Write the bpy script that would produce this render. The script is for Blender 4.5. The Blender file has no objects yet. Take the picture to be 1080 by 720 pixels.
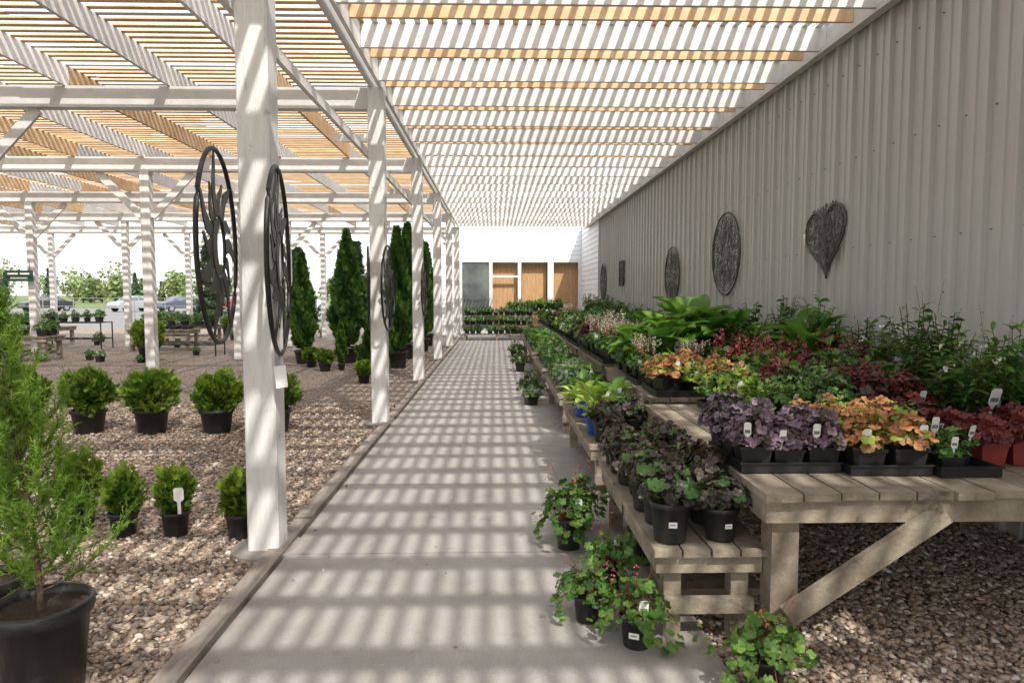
import bpy, math, random
import numpy as np
from mathutils import Vector, Matrix
rng=np.random.default_rng(7); random.seed(7)
U=random.uniform
scene=bpy.context.scene

# ---------------------------------------------------------------- materials
def newmat(name):
    m=bpy.data.materials.new(name); m.use_nodes=True
    nt=m.node_tree; nt.nodes.clear()
    out=nt.nodes.new('ShaderNodeOutputMaterial')
    return m,nt,out
def N(nt,t,**k):
    n=nt.nodes.new(t)
    for a,b in k.items(): setattr(n,a,b)
    return n
def L(nt,a,b): nt.links.new(a,b)
def ramp(nt,fac,stops):
    r=N(nt,'ShaderNodeValToRGB'); cr=r.color_ramp
    while len(cr.elements)<len(stops): cr.elements.new(0.5)
    for e,(p,c) in zip(cr.elements,stops):
        e.position=p; e.color=(c[0],c[1],c[2],1) if not isinstance(c,(int,float)) else (c,c,c,1)
    L(nt,fac,r.inputs['Fac']); return r.outputs['Color']
def noise(nt,scale,detail=4,rough=.6,vec=None,stretch=None):
    n=N(nt,'ShaderNodeTexNoise'); n.inputs['Scale'].default_value=scale
    n.inputs['Detail'].default_value=detail; n.inputs['Roughness'].default_value=rough
    tc=N(nt,'ShaderNodeTexCoord'); v=tc.outputs['Object'] if vec is None else vec
    if stretch:
        mp=N(nt,'ShaderNodeMapping'); mp.inputs['Scale'].default_value=stretch
        L(nt,v,mp.inputs['Vector']); v=mp.outputs['Vector']
    L(nt,v,n.inputs['Vector']); return n.outputs['Fac']
def mixc(nt,f,a,b,mode='MIX'):
    m=N(nt,'ShaderNodeMixRGB',blend_type=mode)
    for s,v in ((m.inputs[0],f),(m.inputs[1],a),(m.inputs[2],b)):
        if isinstance(v,(int,float)): s.default_value=v
        elif isinstance(v,tuple): s.default_value=(v[0],v[1],v[2],1)
        else: L(nt,v,s)
    return m.outputs[0]
def surf(name,c1,c2,scale=6,rough=.6,bump=.1,bscale=60,stretch=None,metal=0,dirt=None,attr=False,spec=.5,crack=None):
    m,nt,out=newmat(name)
    p=N(nt,'ShaderNodeBsdfPrincipled')
    f=noise(nt,scale,5,.65,stretch=stretch)
    col=ramp(nt,f,[(.35,c1),(.65,c2)])
    if attr:
        a=N(nt,'ShaderNodeAttribute',attribute_name='rnd')
        col=mixc(nt,.8,col,ramp(nt,a.outputs['Fac'],[(0,.72),(1,1.12)]),'MULTIPLY')
    if dirt:
        f2=noise(nt,dirt[1],6,.7)
        col=mixc(nt,ramp(nt,f2,[(dirt[2],0.),(min(dirt[2]+.1,1),1.)]),col,dirt[0])
    if crack:
        f3=noise(nt,crack[1],5,.75,stretch=crack[2])
        col=mixc(nt,ramp(nt,f3,[(.33,.8),(.39,0.)]),col,crack[0])
    L(nt,col,p.inputs['Base Color']); p.inputs['Roughness'].default_value=rough
    p.inputs['Metallic'].default_value=metal
    p.inputs['Specular IOR Level'].default_value=spec
    if bump:
        b=N(nt,'ShaderNodeBump'); b.inputs['Strength'].default_value=bump; b.inputs['Distance'].default_value=.01
        L(nt,noise(nt,bscale,4,.6,stretch=stretch),b.inputs['Height']); L(nt,b.outputs['Normal'],p.inputs['Normal'])
    L(nt,p.outputs[0],out.inputs['Surface']); return m
def leafm(name,c1,c2,edge=None,vein=None,rough=.5,trans=.25,mid=None):
    m,nt,out=newmat(name)
    a=N(nt,'ShaderNodeAttribute',attribute_name='rnd'); r=N(nt,'ShaderNodeAttribute',attribute_name='rad')
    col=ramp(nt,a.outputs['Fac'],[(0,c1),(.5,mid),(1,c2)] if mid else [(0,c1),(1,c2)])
    if vein: col=mixc(nt,ramp(nt,r.outputs['Fac'],[(.0,.8),(.55,0.)]),col,vein)
    if edge: col=mixc(nt,ramp(nt,r.outputs['Fac'],[(.7,0.),(1.,1.)]),col,edge)
    oi=N(nt,'ShaderNodeObjectInfo')
    col=mixc(nt,.7,col,ramp(nt,oi.outputs['Random'],[(0,(.65,.75,.7)),(.5,(1.05,.95,.9)),(1,(1.2,1.2,1.1))]),'MULTIPLY')
    p=N(nt,'ShaderNodeBsdfPrincipled'); L(nt,col,p.inputs['Base Color']); p.inputs['Roughness'].default_value=rough
    p.inputs['Specular IOR Level'].default_value=.35
    t=N(nt,'ShaderNodeBsdfTranslucent'); L(nt,mixc(nt,1.,col,(1.5,1.5,1.2),'MULTIPLY'),t.inputs['Color'])
    s=N(nt,'ShaderNodeMixShader'); s.inputs[0].default_value=trans
    L(nt,p.outputs[0],s.inputs[1]); L(nt,t.outputs[0],s.inputs[2]); L(nt,s.outputs[0],out.inputs['Surface'])
    return m

M={}
M['white']=surf('white_painted_wood',(.70,.69,.67),(.81,.80,.78),5,.6,.25,50,dirt=((.45,.41,.36),9,.66),attr=True)
M['whitepost']=surf('weathered_white_post',(.64,.63,.61),(.8,.795,.78),4,.6,.6,40,stretch=(3,3,.35),dirt=((.42,.37,.31),8,.62),crack=((.3,.26,.22),22,(1,1,.06)))
M['tan']=surf('raw_tan_lath',(.62,.40,.21),(.78,.56,.34),4,.7,.2,60,attr=True)
M['bench']=surf('weathered_bench_wood',(.19,.155,.11),(.36,.31,.235),6,.8,.5,70,dirt=((.1,.08,.06),5,.58),attr=True)
M['timber']=surf('edging_timber',(.2,.17,.145),(.36,.31,.265),5,.85,.5,60,stretch=(5,1,5))
M['black']=surf('black_plastic',(.012,.012,.013),(.024,.024,.025),8,.42,.05,30,dirt=((.07,.06,.05),12,.6))
M['blue']=surf('blue_plastic',(.01,.05,.35),(.02,.08,.45),8,.4,.05,30)
M['redpot']=surf('red_plastic',(.2,.03,.025),(.28,.04,.035),8,.5,.05,30)
M['soil']=surf('potting_soil',(.02,.012,.008),(.07,.045,.03),60,.95,.8,120)
M['tag']=surf('white_tag',(.78,.78,.76),(.85,.85,.83),20,.5,0)
M['ink']=surf('tag_print',(.05,.08,.05),(.3,.35,.3),150,.6,0)
M['iron']=surf('black_iron',(.012,.012,.012),(.03,.028,.026),20,.5,.1,80,metal=.3)
M['greyiron']=surf('aged_grey_metal',(.06,.06,.058),(.14,.135,.13),14,.55,.2,80,metal=.4)
M['bark']=surf('bark',(.08,.05,.03),(.18,.12,.08),30,.9,.6,60)
M['stem']=leafm('plant_stem',(.1,.14,.03),(.16,.08,.05))
M['glass']=surf('window_glass',(.05,.07,.07),(.14,.17,.15),1.2,.06,0,spec=.8)
M['cedar']=surf('cedar_panel',(.4,.23,.11),(.6,.38,.2),5,.25,.05,40,stretch=(6,6,.5))
M['darkgreen']=surf('dark_green_sign',(.01,.06,.03),(.015,.08,.04),5,.5,0)
M['galv']=surf('galvanised_screw',(.25,.25,.25),(.35,.35,.35),10,.4,0,metal=.6)
M['siding']=surf('white_siding',(.76,.78,.8),(.83,.84,.85),2,.5,0)
def metalwall():
    m,nt,out=newmat('grey_metal_cladding'); p=N(nt,'ShaderNodeBsdfPrincipled')
    f=noise(nt,1.2,6,.6,stretch=(1,1,.35)); f2=noise(nt,7,5,.7,stretch=(1,4,.25))
    c=ramp(nt,f,[(.3,(.43,.425,.41)),(.7,(.49,.485,.47))])
    c=mixc(nt,ramp(nt,f2,[(.5,0.),(.85,.5)]),c,(.31,.305,.29))
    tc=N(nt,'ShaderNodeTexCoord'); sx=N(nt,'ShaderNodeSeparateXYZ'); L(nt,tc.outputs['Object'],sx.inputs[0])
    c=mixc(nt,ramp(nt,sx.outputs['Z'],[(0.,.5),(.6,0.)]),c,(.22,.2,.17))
    L(nt,c,p.inputs['Base Color']); p.inputs['Roughness'].default_value=.4
    b=N(nt,'ShaderNodeBump'); b.inputs['Strength'].default_value=.15; b.inputs['Distance'].default_value=.02
    L(nt,noise(nt,3,3),b.inputs['Height']); L(nt,b.outputs['Normal'],p.inputs['Normal'])
    L(nt,p.outputs[0],out.inputs['Surface']); return m
M['metalwall']=metalwall()
def concrete():
    m,nt,out=newmat('path_concrete'); p=N(nt,'ShaderNodeBsdfPrincipled')
    c=ramp(nt,noise(nt,1.6,7,.65),[(.3,(.32,.30,.28)),(.7,(.44,.42,.395))])
    c=mixc(nt,ramp(nt,noise(nt,130,3,.7),[(.45,0.),(.75,.6)]),c,(.19,.17,.15))
    c=mixc(nt,ramp(nt,noise(nt,4.5,6,.75),[(.56,0.),(.7,.55)]),c,(.24,.215,.19))
    c=mixc(nt,ramp(nt,noise(nt,24,4,.7),[(.64,0.),(.72,.5)]),c,(.52,.5,.47))
    tc=N(nt,'ShaderNodeTexCoord'); sx=N(nt,'ShaderNodeSeparateXYZ'); L(nt,tc.outputs['Object'],sx.inputs[0])
    ab=N(nt,'ShaderNodeMath',operation='ADD'); L(nt,sx.outputs['X'],ab.inputs[0]); ab.inputs[1].default_value=.15
    a2=N(nt,'ShaderNodeMath',operation='ABSOLUTE'); L(nt,ab.outputs[0],a2.inputs[0])
    e=N(nt,'ShaderNodeMath',operation='MULTIPLY_ADD'); L(nt,noise(nt,5,5,.7),e.inputs[0]); e.inputs[1].default_value=.5; L(nt,a2.outputs[0],e.inputs[2])
    mr=N(nt,'ShaderNodeMapRange'); L(nt,e.outputs[0],mr.inputs[0]); mr.inputs[1].default_value=1.12; mr.inputs[2].default_value=1.42; mr.inputs[3].default_value=0; mr.inputs[4].default_value=.6
    c=mixc(nt,mr.outputs[0],c,(.2,.175,.145))
    L(nt,c,p.inputs['Base Color']); p.inputs['Roughness'].default_value=.85
    b=N(nt,'ShaderNodeBump'); b.inputs['Strength'].default_value=.5; b.inputs['Distance'].default_value=.004
    L(nt,noise(nt,180,4,.7),b.inputs['Height']); L(nt,b.outputs['Normal'],p.inputs['Normal'])
    L(nt,p.outputs[0],out.inputs['Surface']); return m
M['concrete']=concrete()
def gravel(name,dark=1.):
    m,nt,out=newmat(name); p=N(nt,'ShaderNodeBsdfPrincipled')
    tc=N(nt,'ShaderNodeTexCoord')
    v=N(nt,'ShaderNodeTexVoronoi'); v.inputs['Scale'].default_value=32; L(nt,tc.outputs['Object'],v.inputs['Vector'])
    s=N(nt,'ShaderNodeSeparateColor'); L(nt,v.outputs['Color'],s.inputs[0])
    d=dark
    c=ramp(nt,s.outputs[0],[(0,(.15*d,.105*d,.08*d)),(.3,(.3*d,.23*d,.175*d)),(.6,(.43*d,.335*d,.255*d)),(.85,(.33*d,.29*d,.25*d)),(1,(.62*d,.55*d,.47*d))])
    c=mixc(nt,ramp(nt,v.outputs['Distance'],[(.35,0.),(.8,.85)]),c,(.05,.038,.028))
    c=mixc(nt,.6,c,ramp(nt,noise(nt,.8,5),[(.3,.65),(.7,1.15)]),'MULTIPLY')
    L(nt,c,p.inputs['Base Color']); p.inputs['Roughness'].default_value=.85
    b=N(nt,'ShaderNodeBump'); b.inputs['Strength'].default_value=1.; b.inputs['Distance'].default_value=.02; b.invert=True
    L(nt,v.outputs['Distance'],b.inputs['Height']); L(nt,b.outputs['Normal'],p.inputs['Normal'])
    L(nt,p.outputs[0],out.inputs['Surface']); return m
M['gravel']=gravel('gravel_bed')
def pebble():
    m,nt,out=newmat('pebble_stone'); p=N(nt,'ShaderNodeBsdfPrincipled')
    a=N(nt,'ShaderNodeAttribute',attribute_name='rnd')
    c=ramp(nt,a.outputs['Fac'],[(0,(.12,.085,.065)),(.25,(.32,.235,.17)),(.5,(.45,.345,.255)),(.7,(.25,.22,.195)),(.85,(.52,.38,.28)),(1,(.72,.66,.58))])
    c=mixc(nt,.5,c,ramp(nt,noise(nt,150,3),[(.3,.7),(.7,1.2)]),'MULTIPLY')
    L(nt,c,p.inputs['Base Color']); p.inputs['Roughness'].default_value=.8
    L(nt,p.outputs[0],out.inputs['Surface']); return m
M['pebble']=pebble()
M['asphalt']=surf('parking_asphalt',(.14,.135,.13),(.2,.195,.185),3,.9,.4,90)
M['grass']=surf('grass',(.07,.11,.03),(.13,.17,.05),3,.95,.5,40)

# leaf materials
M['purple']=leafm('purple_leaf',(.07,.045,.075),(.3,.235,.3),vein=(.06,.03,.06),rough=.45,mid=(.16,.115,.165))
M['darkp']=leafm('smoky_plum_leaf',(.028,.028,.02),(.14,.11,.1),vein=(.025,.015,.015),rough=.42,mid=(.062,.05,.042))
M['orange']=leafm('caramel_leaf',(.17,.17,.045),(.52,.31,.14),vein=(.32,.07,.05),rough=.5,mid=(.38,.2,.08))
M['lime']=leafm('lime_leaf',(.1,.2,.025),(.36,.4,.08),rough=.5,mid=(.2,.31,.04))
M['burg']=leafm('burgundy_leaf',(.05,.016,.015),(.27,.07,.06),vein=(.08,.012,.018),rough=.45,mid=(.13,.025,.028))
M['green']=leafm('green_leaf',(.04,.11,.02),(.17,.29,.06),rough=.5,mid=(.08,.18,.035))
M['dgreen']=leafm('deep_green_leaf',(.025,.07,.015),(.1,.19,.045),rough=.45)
M['hosta']=leafm('hosta_leaf',(.07,.19,.03),(.22,.38,.07),rough=.4,trans=.35)
M['hostay']=leafm('yellow_hosta_leaf',(.28,.42,.06),(.5,.58,.14),edge=(.12,.3,.05),rough=.4)
M['silver']=leafm('silver_leaf',(.17,.24,.15),(.38,.44,.35),edge=(.08,.17,.06),rough=.5)
M['pink']=leafm('pink_flower',(.55,.08,.15),(.8,.25,.32),trans=.3)
M['whitefl']=leafm('white_flower',(.7,.7,.6),(.85,.85,.8),trans=.3)
M['rstem']=leafm('red_stem',(.25,.05,.05),(.3,.1,.07))
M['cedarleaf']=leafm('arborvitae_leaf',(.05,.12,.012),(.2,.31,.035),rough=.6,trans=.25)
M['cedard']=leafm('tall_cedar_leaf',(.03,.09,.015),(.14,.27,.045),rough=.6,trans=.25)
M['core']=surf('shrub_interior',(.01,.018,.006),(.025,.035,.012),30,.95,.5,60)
M['needle']=leafm('needle_leaf',(.06,.15,.02),(.25,.38,.06),rough=.6,trans=.35)
M['spring']=leafm('distant_leaf',(.13,.18,.07),(.3,.35,.15),trans=.2)
M['spruce']=leafm('distant_spruce_leaf',(.05,.085,.045),(.1,.15,.08),trans=.1)

# ---------------------------------------------------------------- mesh builder
class MB:
    def __init__(s): s.V=[];s.n=0;s.F=[];s.MI=[];s.R=[];s.D=[];s.mats=[];s.S=[]
    def mi(s,m):
        if m not in s.mats: s.mats.append(m)
        return s.mats.index(m)
    def add(s,v,f,mat,rnd=.5,rad=None,smooth=False):
        v=np.asarray(v,float); o=s.n; s.V.append(v); s.n+=len(v); i=s.mi(mat)
        for q in f: s.F.append([a+o for a in q])
        s.MI+= [i]*len(f); s.S+=[smooth]*len(f)
        s.R.append(np.full(len(v),rnd)); s.D.append(np.full(len(v),.5) if rad is None else np.asarray(rad,float))
    def box(s,x0,x1,y0,y1,z0,z1,mat,rnd=None):
        v=[(x0,y0,z0),(x1,y0,z0),(x1,y1,z0),(x0,y1,z0),(x0,y0,z1),(x1,y0,z1),(x1,y1,z1),(x0,y1,z1)]
        s.add(v,[(0,3,2,1),(4,5,6,7),(0,1,5,4),(1,2,6,5),(2,3,7,6),(3,0,4,7)],mat,U(0,1) if rnd is None else rnd)
    def beam(s,p0,p1,w,h,mat,up=(0,0,1)):
        p0=Vector(p0);p1=Vector(p1);d=(p1-p0).normalized();u=Vector(up)
        sd=d.cross(u).normalized(); u=sd.cross(d).normalized()
        v=[]
        for p in (p0,p1):
            for a,b in ((-1,-1),(1,-1),(1,1),(-1,1)): v.append(p+sd*(a*w/2)+u*(b*h/2))
        s.add([tuple(x) for x in v],[(0,1,2,3),(7,6,5,4),(0,4,5,1),(1,5,6,2),(2,6,7,3),(3,7,4,0)],mat,U(0,1))
    def tube(s,pts,r,mat,sides=6,closed=False,rnd=.5,r1=None):
        P=[Vector(p) for p in pts];n=len(P);v=[]
        for i,p in enumerate(P):
            a=P[(i-1)%n] if (closed or i>0) else P[i]; b=P[(i+1)%n] if (closed or i<n-1) else P[i]
            d=(b-a).normalized(); ref=Vector((0,0,1)) if abs(d.z)<.9 else Vector((1,0,0))
            x=d.cross(ref).normalized(); y=d.cross(x)
            rr=r if r1 is None else r+(r1-r)*i/max(1,n-1)
            for k in range(sides):
                t=2*math.pi*k/sides; v.append(tuple(p+x*(rr*math.cos(t))+y*(rr*math.sin(t))))
        f=[]
        for i in range(n if closed else n-1):
            j=(i+1)%n
            for k in range(sides):
                k2=(k+1)%sides; f.append((i*sides+k,i*sides+k2,j*sides+k2,j*sides+k))
        s.add(v,f,mat,rnd,smooth=True)
    def lathe(s,prof,mat,seg=20,smooth=True,c=(0,0)):
        v=[];f=[]
        for r,z in prof:
            for k in range(seg):
                t=2*math.pi*k/seg; v.append((c[0]+r*math.cos(t),c[1]+r*math.sin(t),z))
        for i in range(len(prof)-1):
            for k in range(seg):
                k2=(k+1)%seg; f.append((i*seg+k,i*seg+k2,(i+1)*seg+k2,(i+1)*seg+k))
        s.add(v,f,mat,.5,smooth=smooth)
    def disc(s,r,z,mat,seg=20,c=(0,0)):
        v=[(c[0]+r*math.cos(2*math.pi*k/seg),c[1]+r*math.sin(2*math.pi*k/seg),z) for k in range(seg)]
        s.add(v,[tuple(range(seg))],mat)
    def mesh(s,name):
        me=bpy.data.meshes.new(name); V=np.concatenate(s.V)
        me.from_pydata(V.tolist(),[],s.F)
        for m in s.mats: me.materials.append(M[m])
        me.polygons.foreach_set('material_index',s.MI); me.polygons.foreach_set('use_smooth',s.S)
        for nm,a in (('rnd',s.R),('rad',s.D)):
            at=me.attributes.new(nm,'FLOAT','POINT'); at.data.foreach_set('value',np.concatenate(a).astype(np.float32))
        me.update(); return me
def obj(name,me,loc=(0,0,0),rz=0,sc=1,parent=None,rot=None):
    if isinstance(me,MB): me=me.mesh(name)
    o=bpy.data.objects.new(name,me); o.location=loc
    o.rotation_euler=rot if rot else (0,0,rz)
    o.scale=(sc,sc,sc) if isinstance(sc,(int,float)) else sc
    scene.collection.objects.link(o)
    if parent: o.parent=parent
    return o
def empty(name,loc=(0,0,0)):
    o=bpy.data.objects.new(name,None); o.location=loc; scene.collection.objects.link(o); return o

# ---------------------------------------------------------------- leaves
def lobed():
    n=20; v=[(0,0,0)]; rad=[0]
    for ring,rr in ((0,.5),(1,1.)):
        for k in range(n):
            t=2*math.pi*k/n
            r=rr*(1-.17*ring*(k%2)*1.0-.12*ring*(k%4==2))
            if k==15: r*=.4
            v.append((r*math.cos(t),r*math.sin(t)+.1,(.16*ring*math.sin(5*t)-.12*rr*rr+.04))); rad.append(rr*(.8 if k%2 else 1))
    f=[(0,1+k,1+(k+1)%n) for k in range(n)]+[(1+k,1+n+k,1+n+(k+1)%n,1+(k+1)%n) for k in range(n)]
    return np.array(v),f,rad
def lobed_low():
    n=10; v=[(0,0,0)]; rad=[0]
    for k in range(n):
        t=2*math.pi*k/n+.3; r=1-.22*(k%2)
        v.append((r*math.cos(t),r*math.sin(t)+.1,.13*math.sin(2.5*k)-.08)); rad.append(1)
    return np.array(v),[(0,1+k,1+(k+1)%n) for k in range(n)],rad
def strap(n=7,wid=.28,droop=.5):
    v=[];rad=[];f=[]
    for i in range(n):
        t=i/(n-1); w=wid*math.sin(math.pi*min(1,(t*.93+.07)))**.75*(1-.25*t)+.004
        y=t*(1-.25*droop*t); z=.35*t-droop*t*t
        for k,a in enumerate((-1,-.5,0,.5,1)):
            v.append((a*w,y,z+.22*abs(a)*w*1.6+.012*math.sin(9*t+k))); rad.append(abs(a))
    for i in range(n-1):
        for k in range(4): f.append((i*5+k,i*5+k+1,(i+1)*5+k+1,(i+1)*5+k))
    return np.array(v),f,rad
LB=lobed();LL=lobed_low();ST=strap();SN=strap(5,.17,.35);SW=strap(8,.36,.6)
def spray():
    v=[];f=[];o=0
    for a,l,y0 in ((0,1,0),(.5,.65,.18),(-.5,.65,.18),(.85,.45,.1),(-.85,.45,.1),(.4,.4,.5),(-.4,.4,.5)):
        c,s_=math.cos(a),math.sin(a)
        for (x,y) in ((0,0),(.075,.45),(0,1),(-.075,.45)):
            X=x*1.0;Y=y*l; v.append((X*c+Y*s_,y0-X*s_+Y*c,.05*math.sin(3*y+a)))
        f.append((o,o+1,o+2,o+3)); o+=4
    return np.array(v),f,[.5]*len(v)
SP=spray()
def frame(nrm,tip):
    n=np.array(nrm,float);n/=np.linalg.norm(n)+1e-9; t=np.array(tip,float);t-=n*np.dot(n,t)
    l=np.linalg.norm(t); t=t/l if l>1e-5 else np.array([0,1.,0]); x=np.cross(t,n); return np.stack([x,t,n],1)
def put(mb,leaf,pos,nrm,tip,size,mat,rnd):
    R=frame(nrm,tip); v=leaf[0]*size@R.T+np.array(pos); mb.add(v,leaf[1],mat,rnd,leaf[2],smooth=True)
def rv(a): return rng.normal(0,a,3)

def pot(mb,r,h,col='black',sq=False,seg=22):
    if sq:
        def sqr(rr,z): return [(-rr,-rr,z),(rr,-rr,z),(rr,rr,z),(-rr,rr,z)]
        pr=[(r*.78,0),(r*.95,h*.86),(r*1.02,h*.86),(r*1.03,h),(r*.95,h),(r*.9,h*.9)]
        v=[];f=[(3,2,1,0)]
        for rr,z in pr: v+=sqr(rr,z)
        for i in range(len(pr)-1):
            for k in range(4): f.append((i*4+k,i*4+(k+1)%4,(i+1)*4+(k+1)%4,(i+1)*4+k))
        mb.add(v,f,col); mb.add(sqr(r*.92,h*.9),[(0,1,2,3)],'soil')
    else:
        mb.lathe([(0.001,0),(r*.74,0),(r*.76,.006),(r*.93,h*.84),(r*1.0,h*.85),(r*1.04,h*.9),(r*1.04,h*.985),(r*1.01,h),(r*.95,h),(r*.93,h*.88)],col,seg)
        mb.disc(r*.94,h*.9,'soil',seg)
def sticker(mb,r,h,az,w=.035):
    c,s_=math.cos(az),math.sin(az)
    def P(u,v):
        rr=r*(.80+.13*v/h)*1.03+.002; return (c*rr-s_*u,s_*rr+c*u,v)
    z=h*.5
    mb.add([P(-w/2,z-w*.35),P(w/2,z-w*.35),P(w/2,z+w*.35),P(-w/2,z+w*.35)],[(0,1,2,3)],'tag')
    def Q(u,v):
        x,y,zz=P(u,v); return (x+c*.001,y+s_*.001,zz)
    mb.add([Q(-w*.35,z-w*.05),Q(w*.3,z-w*.05),Q(w*.3,z+w*.08),Q(-w*.35,z+w*.08)],[(0,1,2,3)],'ink')
def tag(mb,x,y,z0,z1,w,az,lean=.15,pic=True):
    c,s_=math.cos(az),math.sin(az); nx,ny=s_,-c
    def P(u,t,o=0): 
        z=z0+(z1-z0)*t; k=lean*(z-z0)
        return (x+c*u+nx*(k+o),y+s_*u+ny*(k+o),z)
    H=w/2
    mb.add([P(-H*.35,0),P(H*.35,0),P(H*.35,.45),P(H,.55),P(H,.93),P(H*.7,1),P(-H*.7,1),P(-H,.93),P(-H,.55),P(-H*.35,.45)],[tuple(range(10))],'tag')
    for o in (.0015,-.0015):
        if pic: mb.add([P(-H*.75,.6,o),P(H*.75,.6,o),P(H*.75,.72,o),P(-H*.75,.72,o)],[(0,1,2,3)],'ink')

def dome(mb,mat,r,h,z0,n,ls,low=False,smat='stem',wild=.25,stems=True,alt=None):
    lf=LL if low else LB
    l1,l2,p1,p2=U(.08,.2),U(.05,.14),U(0,6),U(0,6)
    for i in range(n):
        ph=U(0,6.283); t=math.sqrt(U(0,1)); 
        lump=1+l1*math.sin(3*ph+p1)+l2*math.sin(5*ph+p2)
        f_=U(.25,1.15); z=z0+h*(1-.75*t*t)*f_; R=r*t*lump
        p=(R*math.cos(ph),R*math.sin(ph),z)
        til=t*.9+U(-wild,wild)
        nr=np.array([math.cos(ph)*math.sin(til),math.sin(ph)*math.sin(til),math.cos(til)])+rv(.35)
        tp=np.array([math.cos(ph),math.sin(ph),-.2])+rv(.5)
        mm=alt if (alt and U(0,1)<.2) else mat
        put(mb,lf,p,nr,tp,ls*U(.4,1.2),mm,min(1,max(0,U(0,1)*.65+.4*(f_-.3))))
        if stems and i%2==0:
            mb.tube([(p[0]*.15,p[1]*.15,z0-.02),(p[0]*.7,p[1]*.7,z0+(z-z0)*.55),(p[0],p[1],z-.003)],.0016,smat,3)
def flowers(mb,z0,n,hh,spread=.12,mat='pink'):
    for i in range(n):
        a=U(0,6.283);l=U(.3,1)*spread; top=(l*math.cos(a),l*math.sin(a),z0+hh*U(.7,1.1))
        mb.tube([(0,0,z0-.05),(top[0]*.4,top[1]*.4,z0+hh*.4),top],.0013,'rstem',3)
        for k in range(9):
            t=U(.0,1)**1.3; p=np.array(top)+rv(.007)-np.array([0,0,.35*hh*t])
            put(mb,LL,p,rv(1),rv(1),U(.003,.006),mat,U(0,1))
def hosta(mb,mat,z0,n,ln,leaf=None,el=(.15,1.15)):
    for i in range(n):
        ph=i*2.399+U(-.3,.3); e=U(*el)*(1-.35*i/n)
        d=np.array([math.cos(ph)*math.cos(e),math.sin(ph)*math.cos(e),math.sin(e)])
        up=np.array([-math.cos(ph)*math.sin(e),-math.sin(ph)*math.sin(e),math.cos(e)])+rv(.12)
        b=np.array([math.cos(ph)*.02,math.sin(ph)*.02,z0]); st=ln*U(.25,.6)
        p=b+d*st+np.array([0,0,st*.25])
        mb.tube([tuple(b),tuple(p)],.003,mat,4,rnd=.3)
        put(mb,leaf or ST,p,up,d,ln*U(.7,1.15),mat,U(0,1))

def heuchera(name,mat,pr=.075,ph=.11,r=.13,h=.13,n=120,ls=.034,sq=True,col='black',fl=0,tg=1,low=False,smat='stem',wild=.35,alt=None,flm='pink'):
    mb=MB(); pot(mb,pr,ph,col,sq)
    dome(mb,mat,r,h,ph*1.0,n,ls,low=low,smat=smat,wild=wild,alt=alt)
    if fl: flowers(mb,ph+h*.5,fl,.2,r,flm)
    for k in range(tg): tag(mb,pr*.7*U(-1,1),-pr*.95,ph*.9,ph+U(.09,.125),.032,U(-.3,.3),lean=U(.15,.5))
    if not sq: sticker(mb,pr,ph,-1.57+U(-.4,.4))
    return mb.mesh(name)
V={}
V['purple']=[heuchera('purple_heuchera','purple',r=.122,h=.16,n=170,ls=.029,tg=(1,1,0,1)[i],alt='darkp') for i in range(4)]
V['darkp']=[heuchera('plum_heuchera','darkp',pr=.088,ph=.17,r=.125,h=.16,n=130,ls=.033,sq=False,tg=0,alt='dgreen') for _ in range(4)]
V['orange']=[heuchera('caramel_heuchera','orange',r=.122,h=.16,n=150,ls=.029,alt='lime',tg=(1,1,0,2)[i]) for i in range(4)]
V['lime']=[heuchera('lime_heuchera','lime',r=.14,h=.15,n=150,ls=.03,tg=1,alt='green') for i in range(3)]
V['burg']=[heuchera('burgundy_heuchera','burg',r=.14,h=.2,n=180,ls=.032,tg=(1,0,1,1)[i],alt='darkp') for i in range(4)]
V['greenp']=[heuchera('green_geranium','green',r=.14,h=.17,n=170,ls=.024,tg=1,wild=.6) for i in range(4)]
V['dgreen']=[heuchera('green_perennial','dgreen',r=.14,h=.19,n=170,ls=.024,tg=(1,0,1,1)[i],wild=.7,alt='green') for i in range(4)]
V['silver']=[heuchera('silver_brunnera','silver',r=.13,h=.13,n=90,ls=.03,tg=1,alt='green') for i in range(2)]
V['pinkf']=[heuchera('flowering_heuchera','green',r=.14,h=.15,n=120,ls=.03,fl=8,tg=0,alt='orange') for _ in range(3)]
V['whitef']=[heuchera('foam_flower','green',r=.14,h=.14,n=130,ls=.026,fl=26,tg=1,flm='whitefl') for _ in range(2)]
V['small']=[heuchera('small_seedling','green',pr=.06,ph=.1,r=.085,h=.08,n=50,ls=.024,tg=1) for _ in range(3)]
V['maroon']=[heuchera('maroon_seedling','burg',pr=.075,ph=.12,r=.13,h=.12,n=90,ls=.032,col='redpot',tg=0) for _ in range(2)]
def sprawling(name):
    mb=MB(); pot(mb,.078,.16); sticker(mb,.078,.16,-1.57+U(-.5,.3),.045)
    dome(mb,'green',.15,.18,.15,110,.027,smat='rstem',wild=.7)
    for k in range(14):
        a=U(0,6.283);l=U(.1,.2);z=U(.06,.22)
        p=(l*math.cos(a),l*math.sin(a),z); mb.tube([(0,0,.16),(p[0]*.6,p[1]*.6,.2),p],.0018,'rstem',3)
        for j in range(5): put(mb,LB,np.array(p)+rv(.022),np.array([p[0]*3,p[1]*3,.7])+rv(.3),(p[0],p[1],-.02),U(.014,.03),'green',U(.3,1))
    flowers(mb,.22,3,.2,.16)
    tag(mb,.02,-.065,.12,.27,.042,.05,.15)
    return mb.mesh(name)
V['sprawl']=[sprawling('potted_coral_bells') for _ in range(4)]
def hos(name,mat,pr=.1,ph=.15,n=20,ln=.17,col='black',leaf=None,el=(.15,1.15),tg=True):
    mb=MB(); pot(mb,pr,ph,col); hosta(mb,mat,ph*.9,n,ln,leaf,el)
    if tg: tag(mb,.03,-pr*.9,ph*.7,ph+.13,.045,.1,.4)
    return mb.mesh(name)
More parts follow.
